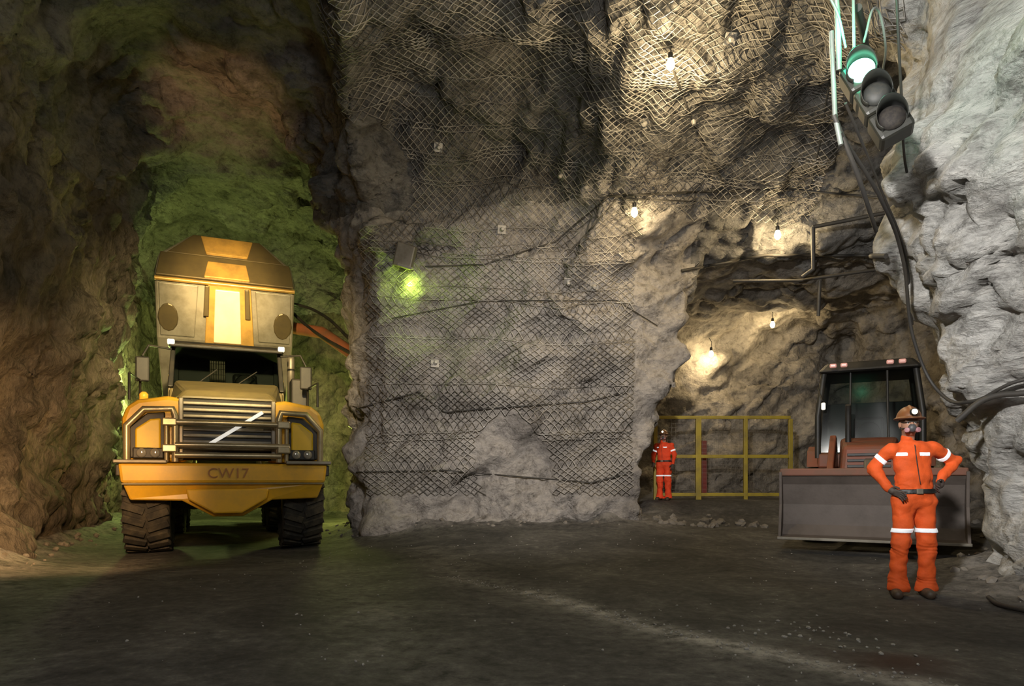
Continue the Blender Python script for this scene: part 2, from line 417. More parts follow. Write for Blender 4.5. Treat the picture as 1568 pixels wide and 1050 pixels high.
box('front_chassis',(0,1.9,1.0),(1.1,3.2,.5),M_black,T)
box('rear_chassis',(0,6.2,1.15),(1.0,5.2,.45),M_black,T)
box('axle',(0,1.2,.77),(1.9,.35,.35),M_black,T,.05)
prism('bumper_band',[(-1.62,1.08),(1.62,1.08),(1.66,1.42),(-1.66,1.42)],-.12,.5,M_yel,T,.05)
hull('bumper_lower',[(-1.6,-.1,1.1),(1.6,-.1,1.1),(1.5,.02,.80),(.72,-.02,.78),(.24,0,.5),(-.24,0,.5),(-.72,-.02,.78),(-1.5,.02,.80),
     (-1.6,.5,1.1),(1.6,.5,1.1),(1.5,.5,.80),(.72,.5,.78),(.24,.4,.5),(-.24,.4,.5),(-.72,.5,.78),(-1.5,.5,.80)],
     [tuple(range(8)),tuple(range(15,7,-1))]+[(i,8+i,8+(i+1)%8,(i+1)%8) for i in range(8)],M_yel,T,.03)
prism('skid_plate',[(-.66,.98),(.66,.98),(.62,.80),(.22,.56),(-.22,.56),(-.62,.80)],-.17,-.05,M_yel,T,.03)
box('bumper_seam',(0,-.125,1.07),(3.2,.03,.03),M_hood,T,.005)
for s in (-1,1):
    box('step_'+('l' if s<0 else 'r'),(s*1.33,.12,1.44),(.78,.62,.06),M_steel,T,.015)
    box('under_step_'+('l' if s<0 else 'r'),(s*1.62,.2,1.30),(.16,.5,.2),M_black,T,.02)
tx=bpy.data.curves.new('plate_text','FONT'); tx.body='CW17'; tx.size=.24; tx.extrude=.006; tx.align_x='CENTER'
to=bpy.data.objects.new('unit_number',tx); COL.objects.link(to); to.parent=T; to.location=(0,-.13,1.17); to.rotation_euler=(math.pi/2,0,0); tx.materials.append(paint('number_paint',(.42,.17,.03),.5))
for s,nm in ((-1,'l'),(1,'r')):
    P=[(s*.64,1.44),(s*1.60,1.44),(s*1.63,2.15),(s*1.56,2.36),(s*1.40,2.48),(s*.95,2.56),(s*.64,2.52)]
    prism('fender_'+nm,P,.08,2.3,M_yel,T,.07)
    P=[(s*.98,1.5),(s*1.5,1.5),(s*1.52,2.0),(s*1.25,2.25),(s*.98,2.28)]
    prism('lamp_recess_'+nm,P,.02,.12,M_black,T,.02)
    P=[(s*1.04,1.62),(s*1.42,1.62),(s*1.42,1.98),(s*1.2,2.15),(s*1.04,2.17)]
    prism('lamp_panel_'+nm,P,-.03,.06,M_yel2,T,.03)
    box('lamp_housing_'+nm,(s*1.22,-.02,1.58),(.46,.12,.18),M_black,T,.02)
    for k,dx in enumerate((-.1,.1)):
        lathe('headlight_%s_%d'%(nm,k),[(-.1,.05),(-.085,.07),(-.07,.078),(0,.078)],M_lens,T,20,'y',(s*1.22+dx,-.02,1.58))
    tube('lamp_guard_'+nm,[(s*1.53,-.1,1.44),(s*1.53,-.13,2.02),(s*1.28,-.13,2.3),(s*.86,-.13,2.32),(s*.82,-.14,2.2),(s*.82,-.12,1.44)],.055,M_guard,T)
    tube('lamp_guard_inner_'+nm,[(s*.95,-.12,1.44),(s*.95,-.14,2.1)],.035,M_guard,T)
box('grille_frame',(0,.14,2.0),(1.5,.14,1.06),M_black,T,.03)
for i in range(9):
    box('grille_slat_%d'%i,(0,.06,1.56+i*.11),(1.42,.08,.055),M_grl,T,.012,rot=(-.3,0,0))
for s in (-1,1): box('grille_side_%d'%(s+1),(s*.74,.06,2.0),(.07,.12,1.06),M_grl,T,.015)
a=math.atan2(.62,.92)
box('grille_diagonal',(.12,-.005,2.03),(1.06,.03,.06),M_white,T,.008,rot=(0,-a,0))  # metal bar, its brightness painted on with a slight glow
for z in (1.55,1.72,2.1): tube('bull_bar_%d'%int(z*100),[(-.82,-.16,z),(1.0 if z!=1.55 else .85,-.16,z)],.05,M_guard,T)
for s in (-1,1):
    for z in (1.66,2.1): box('bar_clamp_%d_%d'%(s+1,int(z*10)),(s*.9,-.17,z),(.22,.1,.13),M_guard,T,.02)
hull('hood',[(-.82,.02,2.52),(.82,.02,2.52),(1.05,1.95,2.6),(-1.05,1.95,2.6),(-.68,.14,2.68),(.68,.14,2.68),(.95,1.95,3.08),(-.95,1.95,3.08)],
     [(0,1,2,3),(4,5,6,7),(0,1,5,4),(1,2,6,5),(2,3,7,6),(3,0,4,7)],M_hood,T,.06)
cabx=1.08
for s in (-1,1):
    hull('cab_pillar_%d'%(s+1),[(s*cabx,1.95,2.95),(s*(cabx-.1),1.95,2.95),(s*(cabx-.1),2.1,2.95),(s*cabx,2.1,2.95),(s*(cabx-.04),2.3,3.8),(s*(cabx-.12),2.3,3.8),(s*(cabx-.12),2.42,3.8),(s*(cabx-.04),2.42,3.8)],
       [(0,1,2,3),(4,5,6,7),(0,1,5,4),(1,2,6,5),(2,3,7,6),(3,0,4,7)],M_black,T,.02)
    box('cab_rear_post_%d'%(s+1),(s*(cabx-.06),3.6,3.3),(.1,.14,1.1),M_black,T)
    box('cab_door_%d'%(s+1),(s*(cabx-.03),2.8,2.85),(.06,1.5,.7),M_hood,T,.02)
box('cab_base',(0,2.8,2.55),(2.1,1.75,.75),M_hood,T,.05)
hull('cab_roof',[(-1.1,2.15,3.78),(1.1,2.15,3.78),(1.08,3.75,3.78),(-1.08,3.75,3.78),(-.98,2.3,3.92),(.98,2.3,3.92),(.98,3.65,3.92),(-.98,3.65,3.92)],
     [(0,1,2,3),(4,5,6,7),(0,1,5,4),(1,2,6,5),(2,3,7,6),(3,0,4,7)],M_black,T,.03)
hull('windshield',[(-.99,2.0,2.98),(.99,2.0,2.98),(.95,2.34,3.78),(-.95,2.34,3.78),(-.99,2.02,2.98),(.99,2.02,2.98),(.95,2.36,3.78),(-.95,2.36,3.78)],
     [(0,1,2,3),(4,5,6,7),(0,1,5,4),(1,2,6,5),(2,3,7,6),(3,0,4,7)],mg,T,0)
box('cab_rear_wall_l',(-.68,3.62,3.3),(.65,.05,1.0),M_black,T); box('cab_rear_wall_r',(.5,3.62,3.3),(1.1,.05,1.0),M_black,T)
for i in range(7): tube('rear_window_bar_%d'%i,[(-.33+i*.05,3.6,3.0),(-.33+i*.05,3.6,3.8)],.007,M_black,T)
for i in range(6): tube('rear_window_rail_%d'%i,[(-.35,3.6,3.1+i*.12),(-.05,3.6,3.1+i*.12)],.006,M_black,T)
lathe('steering_wheel',[(-.02,.2),(0,.22),(.02,.2)],M_black,T,24,'y',(.35,2.45,3.12))
box('driver_seat',(.35,3.1,3.05),(.5,.15,.75),M_black,T,.06); box('seat_base',(.35,2.85,2.85),(.5,.5,.15),M_black,T,.05)
tube('wiper_a',[(.1,1.93,2.99),(.55,2.1,3.35)],.012,M_black,T); tube('wiper_b',[(-.6,1.93,2.99),(-.2,2.1,3.35)],.012,M_black,T)
box('sun_visor',(0,2.12,3.8),(2.1,.25,.06),M_black,T,.02,rot=(.25,0,0))
for s in (-1,1):
    box('work_lamp_%d'%(s+1),(s*1.02,2.0,3.83),(.13,.1,.10),M_white,T,.02)
    tube('mirror_arm_%d'%(s+1),[(s*1.02,2.1,3.7),(s*1.4,1.95,3.72),(s*1.5,1.9,3.5)],.022,M_black,T)
    box('mirror_%d'%(s+1),(s*1.5,1.9,3.25),(.24,.07,.48),M_black,T,.03)
    tube('hand_rail_%d'%(s+1),[(s*1.55,.4,2.5),(s*1.55,.4,2.95),(s*1.55,2.0,3.05),(s*1.55,2.0,2.45)],.022,M_black,T)
    box('deck_%d'%(s+1),(s*1.32,2.3,2.48),(.5,2.0,.08),M_black,T,.01)
box('air_intake',(1.42,2.6,2.9),(.34,.5,.8),M_black,T,.04)
lathe('exhaust',[(0,.08),(.9,.08),(1.0,.06)],M_steel,T,16,'z',(1.3,3.0,2.9))
M_beac=paint('beacon_amber',(.9,.35,.03),.3,dirt=.1,emit=(1,.4,.03,.6))
lathe('beacon',[(0,.07),(.1,.07),(.14,.03)],M_beac,T,16,'z',(-1.38,.9,2.56))
def lvl(y,z,w): return [(-w,y,z),(w,y,z)]
Ld=[(7.9,1.55,1.45),(5.2,4.50,1.53),(4.62,5.78,1.53),(4.85,6.38,1.46),(5.1,6.98,.80)]
verts=[];faces=[]
for (y,z,w) in Ld: verts+=lvl(y,z,w)
nL=len(Ld)
back=[(8.6,2.6,1.5),(7.0,4.9,1.62),(5.6,6.2,1.62),(5.3,6.5,1.5),(5.25,7.0,.75)]
for (y,z,w) in back: verts+=lvl(y,z,w)
for i in range(nL-1):
    faces.append((2*i,2*i+1,2*i+3,2*i+2)); faces.append((2*nL+2*i,2*nL+2*i+2,2*nL+2*i+3,2*nL+2*i+1))
    faces.append((2*i,2*i+2,2*nL+2*i+2,2*nL+2*i)); faces.append((2*i+1,2*nL+2*i+1,2*nL+2*i+3,2*i+3))
faces.append((0,2*nL,2*nL+1,1)); faces.append((2*nL-2,2*nL-1,4*nL-1,4*nL-2))
hull('dump_tray',verts,faces,M_tray,T,.05)
def slab(name,quad,off,mat,bev=.02):
    a=[Vector(q) for q in quad]; n=(a[1]-a[0]).cross(a[2]-a[0]).normalized()
    if n.y>0: n=-n
    vs=[q+n*off for q in a]+[q-n*.02 for q in a]; k=len(a)
    fs=[tuple(range(k)),tuple(range(2*k-1,k-1,-1))]+[(i,k+i,k+(i+1)%k,(i+1)%k) for i in range(k)]
    return hull(name,vs,fs,mat,T,bev)
def on(t,x,seg=(1,2)):
    A=Ld[seg[0]];B=Ld[seg[1]]; return (x,A[0]+(B[0]-A[0])*t,A[1]+(B[1]-A[1])*t)
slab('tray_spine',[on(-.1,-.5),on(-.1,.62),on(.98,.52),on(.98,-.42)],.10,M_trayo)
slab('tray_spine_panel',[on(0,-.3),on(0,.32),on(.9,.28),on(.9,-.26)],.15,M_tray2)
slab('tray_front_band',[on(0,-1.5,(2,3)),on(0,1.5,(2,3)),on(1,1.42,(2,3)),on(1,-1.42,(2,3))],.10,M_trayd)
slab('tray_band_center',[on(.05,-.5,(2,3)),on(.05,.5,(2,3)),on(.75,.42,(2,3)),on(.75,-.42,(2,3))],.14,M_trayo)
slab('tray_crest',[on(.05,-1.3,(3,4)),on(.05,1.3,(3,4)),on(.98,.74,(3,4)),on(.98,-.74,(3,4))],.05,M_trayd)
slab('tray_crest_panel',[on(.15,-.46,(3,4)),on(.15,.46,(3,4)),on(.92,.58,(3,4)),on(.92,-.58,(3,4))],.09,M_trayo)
tube('tray_lip',[(-1.52,4.55,5.73),(1.52,4.55,5.73)],.05,M_trayo,T)
for s in (-1,1):
    slab('tray_side_panel_%d'%(s+1),[on(.05,s*.72),on(.05,s*1.45),on(.92,s*1.45),on(.92,s*.62)],.05,M_tray)
    slab('tray_shade_oval_%d'%(s+1),[on(.36+.24*math.sin(t_*math.pi/6),s*(1.27+.22*math.cos(t_*math.pi/6))) for t_ in range(12)],.07,M_trayd,.03)  # dark ovals: shadows on the tray underside, built as dark slabs
    slab('tray_bracket_%d'%(s+1),[on(.45,s*.40),on(.45,s*.52),on(.95,s*.48),on(.95,s*.38)],.2,M_trayd)
    tube('lift_cylinder_%d'%(s+1),[(s*.75,5.0,1.4),(s*.75,5.75,3.7)],.09,M_steel,T)

M_red=paint('boom_red_brown',(.28,.09,.04),.5,dirt=.5)
B=empty('excavator_boom',(0,0,0))
tube('boom_beam',[(-6.2,18.2,5.3),(-5.0,17.6,5.0),(-3.6,16.4,4.0)],.16,M_red,B)
tube('boom_hose_a',[(-6.0,18.0,5.9),(-5.2,17.7,5.6),(-3.9,16.6,4.5)],.04,M_black,B,smooth=True)
tube('boom_hose_b',[(-6.0,18.0,5.7),(-5.3,17.6,5.1),(-3.9,16.4,4.2)],.04,M_black,B,smooth=True)

# ------------------------------------------------------------------ WHEEL LOADER
M_or=paint('loader_orange',(.20,.055,.025),.6,dirt=.6)
M_buck=paint('bucket_steel',(.12,.098,.085),.7,.1,dirt=.6,dcol=(.055,.046,.038),scale=2,bump=.2)
M_rust=paint('bucket_rust',(.20,.085,.055),.75,dirt=.6)
lt=-math.atan2(545,1022)
L=empty('wheel_loader',(5.08,9.5,.17),lt)
bw=1.17
prof=[(-.18,.13),(.02,.15),(.13,.3),(.16,.6),(.1,.9),(-.02,1.06)]
inn=[(.06,1.08),(.25,.9),(.32,.66),(.30,.34),(.16,.10),(-.18,.09)]
prism('bucket_shell',prof+inn,-bw,bw,M_buck,L,.008,'x')
for s in (-1,1): prism('bucket_side_%d'%(s+1),[(-.2,.09),(.16,.09),(.34,.34),(.36,.66),(.26,.92),(.04,1.1),(-.06,1.08),(-.02,.6)],s*bw-.02,s*bw+.02,M_buck,L,.006,'x')
box('bucket_edge',(0,-.17,.11),(2.4,.1,.04),M_steel,L,.006)
box('bucket_top_rail',(0,.02,1.08),(2.36,.1,.11),M_rust,L,.02)
for s in (-1,1):
    prism('lift_arm_%d'%(s+1),[(.35,.45),(.35,.7),(1.2,1.25),(2.2,1.75),(2.35,1.55),(1.3,.95)],s*.55-.05,s*.55+.05,M_or,L,.02,'x')
    tube('lift_ram_%d'%(s+1),[(s*.55,1.0,1.0),(s*.55,2.1,1.0)],.05,M_steel,L)
    wheel('front_wheel_%d'%(s+1),(s*.82,1.5,.48),.5,.36,.4,M_or,L,20)
    wheel('rear_wheel_%d'%(s+1),(s*.80,3.6,.70),.72,.45,.4,M_or,L,22)
    prism('rear_fender_%d'%(s+1),[(2.75,1.2),(2.9,1.5),(3.3,1.6),(4.1,1.55),(4.4,1.2),(4.2,1.2),(4.0,1.45),(3.3,1.48),(3.0,1.42)],s*.8-.22,s*.8+.22,M_or,L,.01,'x')
box('tilt_ram',(0,.9,1.2),(.14,1.1,.14),M_steel,L,.03,rot=(.3,0,0))
box('chassis',(0,2.4,.75),(.8,3.4,.45),M_black,L,.03)
hull('engine_hood',[(-.42,.95,.9),(.42,.95,.9),(.48,2.3,.9),(-.48,2.3,.9),(-.36,1.0,1.5),(.36,1.0,1.5),(.44,2.3,1.7),(-.44,2.3,1.7)],
   [(0,1,2,3),(4,5,6,7),(0,1,5,4),(1,2,6,5),(2,3,7,6),(3,0,4,7)],M_or,L,.06)
for i in range(5): box('hood_grille_%d'%i,(0,.96,1.0+i*.09),(.6,.03,.04),M_black,L,.005)
tube('exhaust_stack',[(-.3,1.6,1.5),(-.3,1.6,2.1),(-.3,1.55,2.2)],.045,M_black,L)
cx=.80
box('cab_floor',(0,3.05,1.3),(1.6,1.6,.25),M_or,L,.03)
for s in (-1,1):
    for yy,y2 in ((2.3,2.42),(3.8,3.7)):
        tube('cab_post_%d_%d'%(s+1,int(yy)),[(s*cx,yy,1.35),(s*cx,yy,2.1),(s*(cx-.1),y2,2.92)],.05,M_black,L)
    tube('cab_mid_%d'%(s+1),[(s*.3,2.3,1.4),(s*.28,2.42,2.9)],.02,M_black,L)
hull('cab_roof',[(-.80,2.2,2.86),(.80,2.2,2.86),(.80,3.95,2.86),(-.80,3.95,2.86),(-.66,2.35,3.04),(.66,2.35,3.04),(.66,3.8,3.04),(-.66,3.8,3.04)],
   [(0,1,2,3),(4,5,6,7),(0,1,5,4),(1,2,6,5),(2,3,7,6),(3,0,4,7)],M_black,L,.05)
hull('cab_windshield',[(-.76,2.3,1.45),(.76,2.3,1.45),(.68,2.42,2.86),(-.68,2.42,2.86),(-.76,2.32,1.45),(.76,2.32,1.45),(.68,2.44,2.86),(-.68,2.44,2.86)],
     [(0,1,2,3),(4,5,6,7),(0,1,5,4),(1,2,6,5),(2,3,7,6),(3,0,4,7)],mg,L,0)
box('cab_rear_panel',(0,3.85,1.9),(1.5,.06,1.1),M_black,L)
box('operator_seat',(0,3.3,1.75),(.5,.15,.75),M_black,L,.05); box('operator_seat_base',(0,3.05,1.5),(.5,.5,.15),M_black,L,.05)
lathe('steering_wheel',[(-.02,.17),(0,.19),(.02,.17)],M_black,L,24,'y',(0,2.6,1.8)); tube('steering_column',[(0,2.6,1.8),(0,2.45,1.4)],.03,M_black,L)
M_redl=paint('lamp_red',(.6,.3,.27),.3,dirt=.05,emit=(1,.5,.4,.25))
for x in (-.55,-.38,.32,.5): box('roof_lamp_%d'%int(x*100),(x,2.2,2.96),(.11,.08,.07),M_redl,L,.02)
box('mirror_l',(-.70,2.1,2.25),(.07,.04,.13),M_white,L,.02); tube('mirror_arm',[(-.8,2.3,2.6),(-.72,2.1,2.35)],.012,M_black,L)  # mirror glows white in place of a reflection

# ------------------------------------------------------------------ yellow guard rail
M_rail=paint('rail_yellow',(.38,.29,.03),.5,dirt=.5)
G=empty('guard_rail',(0,0,0))
gy=16.3
px_=[3.5,4.55,5.7,6.8]
for i,x in enumerate(px_):
    box('post_%d'%i,(x,gy,gz(x,gy)+.98),(.09 if i!=1 else .13,.09,2.0),M_rail,G,.01)
for i,z in enumerate((.12,1.05,2.0)):
    box('rail_%d'%i,((px_[0]+px_[-1])/2,gy,.65+z),(px_[-1]-px_[0],.06,.08),M_rail,G,.01)
bm=bmesh.new()
for k in range(3):
    x0,x1=px_[k],px_[k+1]
    for i in range(1,int((x1-x0)/.1)):
        r=bmesh.ops.create_cube(bm,size=1); bmesh.ops.transform(bm,matrix=Matrix.Translation((x0+i*.1,gy,.65+1.05))@Matrix.Diagonal((.004,.004,1.85,1)),verts=r['verts'])
    for i in range(18):
        r=bmesh.ops.create_cube(bm,size=1); bmesh.ops.transform(bm,matrix=Matrix.Translation(((x0+x1)/2,gy,.8+i*.1))@Matrix.Diagonal((x1-x0,.004,.004,1)),verts=r['verts'])
finish(bm,'infill_grid',M_steel,G)
box('red_board',(4.75,16.6,1.45),(.2,.05,1.3),paint('red_board',(.16,.02,.015),.5),G)

# ------------------------------------------------------------------ wire mesh on rock
def sticks(name,edges,r,mat,parent=None):
    E=np.array(edges,float); A=E[:,0];Bq=E[:,1]; d=Bq-A; d/=np.linalg.norm(d,axis=1)[:,None]+1e-9
    up=np.where(np.abs(d[:,2:3])>.9,np.array([[1.,0,0]]),np.array([[0,0,1.]]))
    u=np.cross(d,up); u/=np.linalg.norm(u,axis=1)[:,None]; w=np.cross(d,u)
    vs=[]
    for P in (A,Bq):
        for k in range(3):
            t=2*math.pi*k/3; vs.append(P+r*(math.cos(t)*u+math.sin(t)*w))
    n=len(A); Vv=np.stack(vs,1).reshape(-1,3); base=(np.arange(n)*6)[:,None]
    q=np.concatenate([base+np.array([[k,(k+1)%3,3+(k+1)%3,3+k]]) for k in range(3)])
    return mesh_np(name,Vv,q,mat,parent)
M_wire=paint('galvanised_wire',(.40,.38,.35),.5,.2,dirt=1.0,dcol=(.045,.038,.033),scale=.9)
def profile(x):
    pts=[];ph=-.28
    while ph<1.75:
        h=bvh.ray_cast(Vector((x,7.2,2.2)),Vector((0,math.cos(ph),math.sin(ph))))
        if h[0]: pts.append((ph,h[0]))
        ph+=.01
    return pts
pr=profile(0.3)
phis=[];acc=0;last=pr[0][1]; step=.075
for ph,p in pr:
    d=min(math.hypot(p.y-last.y,p.z-last.z),.2)
    acc+=d; last=p
    while acc>=step: phis.append(ph); acc-=step
xsW=np.arange(-2.9,5.4,.075)
grid={}
for i,x in enumerate(xsW):
    for j,ph in enumerate(phis):
        if (i+j)%2: continue
        xx=x+.08*mn.noise(Vector((x*.7,ph*4,0))); ph=ph+.02*mn.noise(Vector((x*.6,ph*3,7)))
        O=Vector((xx*.85,7.2,2.2)); D=Vector((xx*.15/5,math.cos(ph),math.sin(ph))).normalized()
        h=bvh.ray_cast(O,D)
        if not h[0]: continue
        p=h[0]
        if p.z<.8 or (p.x>2.4 and p.z<6.0): continue
        if p.x>4.6 and p.y<7.5: continue
        if mn.noise(p*.35+Vector((3,1,5)))<-.5: continue
        off=.05+.05*(mn.noise(p*1.2)+.5)
        grid[(i,j)]=p-D*off
edges=[]
for (i,j),p in grid.items():
    for di in (1,-1):
        q=grid.get((i+di,j+1))
        if q is not None and (p-q).length<.42: edges.append((p[:],q[:]))
print('wire edges',len(edges))
sticks('wire_mesh',edges,.0085,M_wire)

M_plate=paint('bolt_plate',(.42,.40,.37),.6,.3,dirt=.5)
bm=bmesh.new()
plates=[(-1.3,11.8,7.0),(1.1,13,5.0),(1.6,13,4.9),(2.2,11,7.0),(2.9,10.7,6.9),(3.0,9.2,7.2),(-.2,13,6.0),(-1.5,13,3.4),(3.3,10,7.0),(.9,12,6.6)]
for p in plates:
    q,n=snap(p,.05); M=Matrix.Translation(q)@n.to_track_quat('Z','Y').to_matrix().to_4x4()
    r=bmesh.ops.create_cube(bm,size=1); bmesh.ops.transform(bm,matrix=M@Matrix.Diagonal((.17,.17,.02,1)),verts=r['verts'])
    r=bmesh.ops.create_cone(bm,segments=12,radius1=.05,radius2=.03,depth=.1,cap_ends=True); bmesh.ops.transform(bm,matrix=M@Matrix.Translation((0,0,.04)),verts=r['verts'])
finish(bm,'rock_bolt_plates',M_plate,None,.005)

M_cab=paint('cable_black',(.03,.028,.026),.6,dirt=.3)
CB=empty('wall_cables')
def drape(name,pts,r,off=.07,n=10):
    out=[]
    for a,b_ in zip(pts[:-1],pts[1:]):
        a=Vector(a);b_=Vector(b_)
        for k in range(n):
            out.append(snap(a.lerp(b_,k/n),off)[0])
    out.append(snap(pts[-1],off)[0])
    tube(name,out,r,M_cab,CB,smooth=True,res=2)
Y0=13.3
drape('cable_a',[(-1.74,Y0,5.38),(-.57,Y0,5.42),(.86,Y0,5.88),(1.75,12,6.23)],.013)
drape('cable_b',[(-2.4,Y0,4.35),(-.57,Y0,4.7),(2.1,Y0,4.7),(2.9,Y0,4.2)],.010)
drape('cable_c',[(-3.1,Y0,2.55),(-1.88,Y0,2.88),(-1.35,Y0,2.49),(1.5,Y0,2.69),(2.3,Y0,2.88)],.013)
drape('cable_d',[(-3.1,Y0,1.29),(-1.35,Y0,1.32),(1.6,Y0,1.08),(2.3,Y0,1.25)],.012)
drape('cable_e',[(2.3,9.7,7.19),(2.9,10.7,6.84),(3.83,12,6.41)],.018)
drape('cable_f',[(1.75,12,6.23),(3.2,12,6.3),(5.0,12,6.35),(6.6,12,6.2)],.022)
drape('cable_g',[(1.0,12.5,5.3),(1.9,12,6.2),(3.4,12.4,6.3)],.012)
drape('cable_h',[(3.3,13,5.2),(4.9,13,5.5),(7.5,13,5.5)],.03,.1)
drape('cable_k',[(4.6,9.6,7.1),(5.1,11,6.8),(5.4,12.2,6.2)],.014)
drape('cable_l',[(2.6,8.4,7.1),(3.6,9.2,7.1),(5.0,10.2,6.9)],.010)
tube('pipe_main',[(5.5,12.2,5.75),(6.3,12.0,5.85),(7.2,11.5,5.9),(6.9,10.6,5.7),(5.5,8.6,5.3),(4.0,7.2,5.2),(2.9,5.6,5.1)],.035,M_cab,CB,smooth=True)
tube('conduit_drop',[(5.5,12.2,5.75),(5.53,12.25,5.0),(5.4,12.4,4.9)],.04,M_cab,CB)
tube('conduit_drop_2',[(5.9,12.8,4.95),(5.92,12.9,4.3)],.035,M_cab,CB)
tube('conduit_span',[(4.3,13,5.0),(5.5,12.8,4.95),(7.6,12.6,5.2)],.03,M_cab,CB)
tube('cable_sag',[(2.75,5.6,4.05),(3.5,6.3,3.75),(4.1,7.0,3.45),(4.55,7.5,2.6),(4.75,7.4,2.1),(4.75,6.9,1.95),(4.9,6.4,2.1),(5.2,6.2,2.1)],.018,M_cab,CB,smooth=True)
tube('cable_sag_b',[(2.8,5.6,4.3),(3.6,6.5,3.95),(4.3,7.3,3.6),(4.8,8.0,3.0)],.012,M_cab,CB,smooth=True)
tube('cable_sag_c',[(3.1,5.4,5.3),(3.5,6.0,4.6),(3.9,6.6,4.2),(4.4,7.2,4.2)],.012,M_cab,CB,smooth=True)
tube('hose_wall',[(4.6,6.9,1.75),(4.75,6.7,1.95),(5.0,6.3,2.0),(5.3,6.0,2.3)],.03,M_cab,CB,smooth=True)
hp=[(4.5,6.3),(4.35,5.9),(4.5,5.4),(4.9,5.1),(5.2,5.0)]
tube('floor_hose',[(x,y,gz(x,y)+.03) for x,y in hp],.022,M_cab,CB,smooth=True)

# ------------------------------------------------------------------ lamps
mb,nt,b=newmat('bulb_glow'); b.inputs['Emission Color'].default_value=(1,.82,.42,1); b.inputs['Emission Strength'].default_value=28; b.inputs['Base Color'].default_value=(.9,.8,.6,1)
def bulb(p,off,power,col=(1,.76,.42)):
    q,n=snap(p,off)
    e=empty('light_bulb',q)
    lathe('glass',[(-.10,.02),(-.07,.05),(-.02,.062),(.03,.045),(.07,.03)],mb,e,16,'z')
    lathe('socket',[(.06,.035),(.14,.035),(.16,.015)],M_black,e,12,'z')
    tube('cord',[(0,0,.14),(.03,.05,.3),(.0,.2,.45)],.008,M_cab,e)
    ld=bpy.data.lights.new('bulb_lamp','POINT'); ld.energy=power; ld.color=col; ld.shadow_soft_size=.07
    lo=bpy.data.objects.new('bulb_lamp',ld); COL.objects.link(lo); lo.parent=e; lo.location=(0,-.02,-.16)
bulb((2.23,9.4,7.0),.45,250)
bulb((2.24,12.2,6.04),.35,60)
bulb((4.89,12.3,5.66),.35,100)
bulb((6.43,16.5,4.98),.5,50)
bulb((4.76,16.0,4.17),.4,60)
q,n=snap((-2.05,12.8,5.42),.42)
F=empty('flood_lamp',q)
box('housing',(0,0,0),(.38,.22,.46),M_steel,F,.03,rot=(.3,.3,0)); box('glass',(.02,-.05,-.22),(.3,.2,.05),M_lens,F,.01,rot=(.3,.3,0)); tube('bracket',[(0,.1,.1),(0,.4,.15)],.03,M_black,F)

def light(kind,name,loc,target,power,col,size=.5,angle=60,blend=.8):
    ld=bpy.data.lights.new(name,kind); ld.energy=power; ld.color=col
    if kind=='SPOT': ld.spot_size=math.radians(angle); ld.spot_blend=blend; ld.shadow_soft_size=size
    elif kind=='AREA': ld.size=size
    else: ld.shadow_soft_size=size
    o=bpy.data.objects.new(name,ld); COL.objects.link(o); o.location=loc
    if target is not None: o.rotation_euler=(Vector(target)-Vector(loc)).to_track_quat('-Z','Y').to_euler()
    return o
light('SPOT','key_center',(.3,2.0,4.4),(.5,13.4,2.5),4300,(1,.92,.84),.12,48,1)
light('SPOT','key_right',(-.8,.6,4.0),(5.0,7,3.4),3500,(1,.97,.93),.15,54)
light('SPOT','flood_truck',(-3.0,7.0,4.8),(-5.9,13.9,3.9),6200,(1,.74,.34),.15,48,1)
light('SPOT','tray_boost_spot',(-4.4,9.4,5.3),(-6.95,16.2,5.7),4600,(1,.66,.26),.1,24,1)  # extra spot added to brighten the tray, no fixture
light('SPOT','flood_left',(-3.9,6.4,2.2),(-7.5,9.6,1.0),1900,(1,.58,.24),.2,70,1)
light('POINT','tunnel_lamp_green',(-10.2,18.6,3.4),None,480,(.76,1,.25),.2)
light('POINT','tunnel_roof_fill',(-6.4,18.0,5.2),None,380,(.6,1,.26),.2)  # added point light, puts more green on the tunnel roof
light('POINT','tunnel_lamp_rear',(-5.3,19.6,2.2),None,320,(.88,1,.2),.3)
light('POINT','flood_glow',tuple(q+Vector((.1,.05,-.55))),None,26,(.65,1,.12),.1)
light('SPOT','roof_glow',(-4.2,9.6,5.6),(-5.4,12.6,8.0),900,(1,.55,.24),.15,34,1)
light('SPOT','ceil_wash',(1.5,3.5,2.6),(1.8,10.2,7.2),520,(1,.95,.88),.3,80,1)
light('AREA','chamber_fill',(0,-2.2,6.0),(0,6,0),230,(1,.97,.93),2.0)
w=bpy.data.worlds.new('w'); sc.world=w; w.use_nodes=True; w.node_tree.nodes['Background'].inputs[0].default_value=(.5,.5,.45,1); w.node_tree.nodes['Background'].inputs[1].default_value=.01

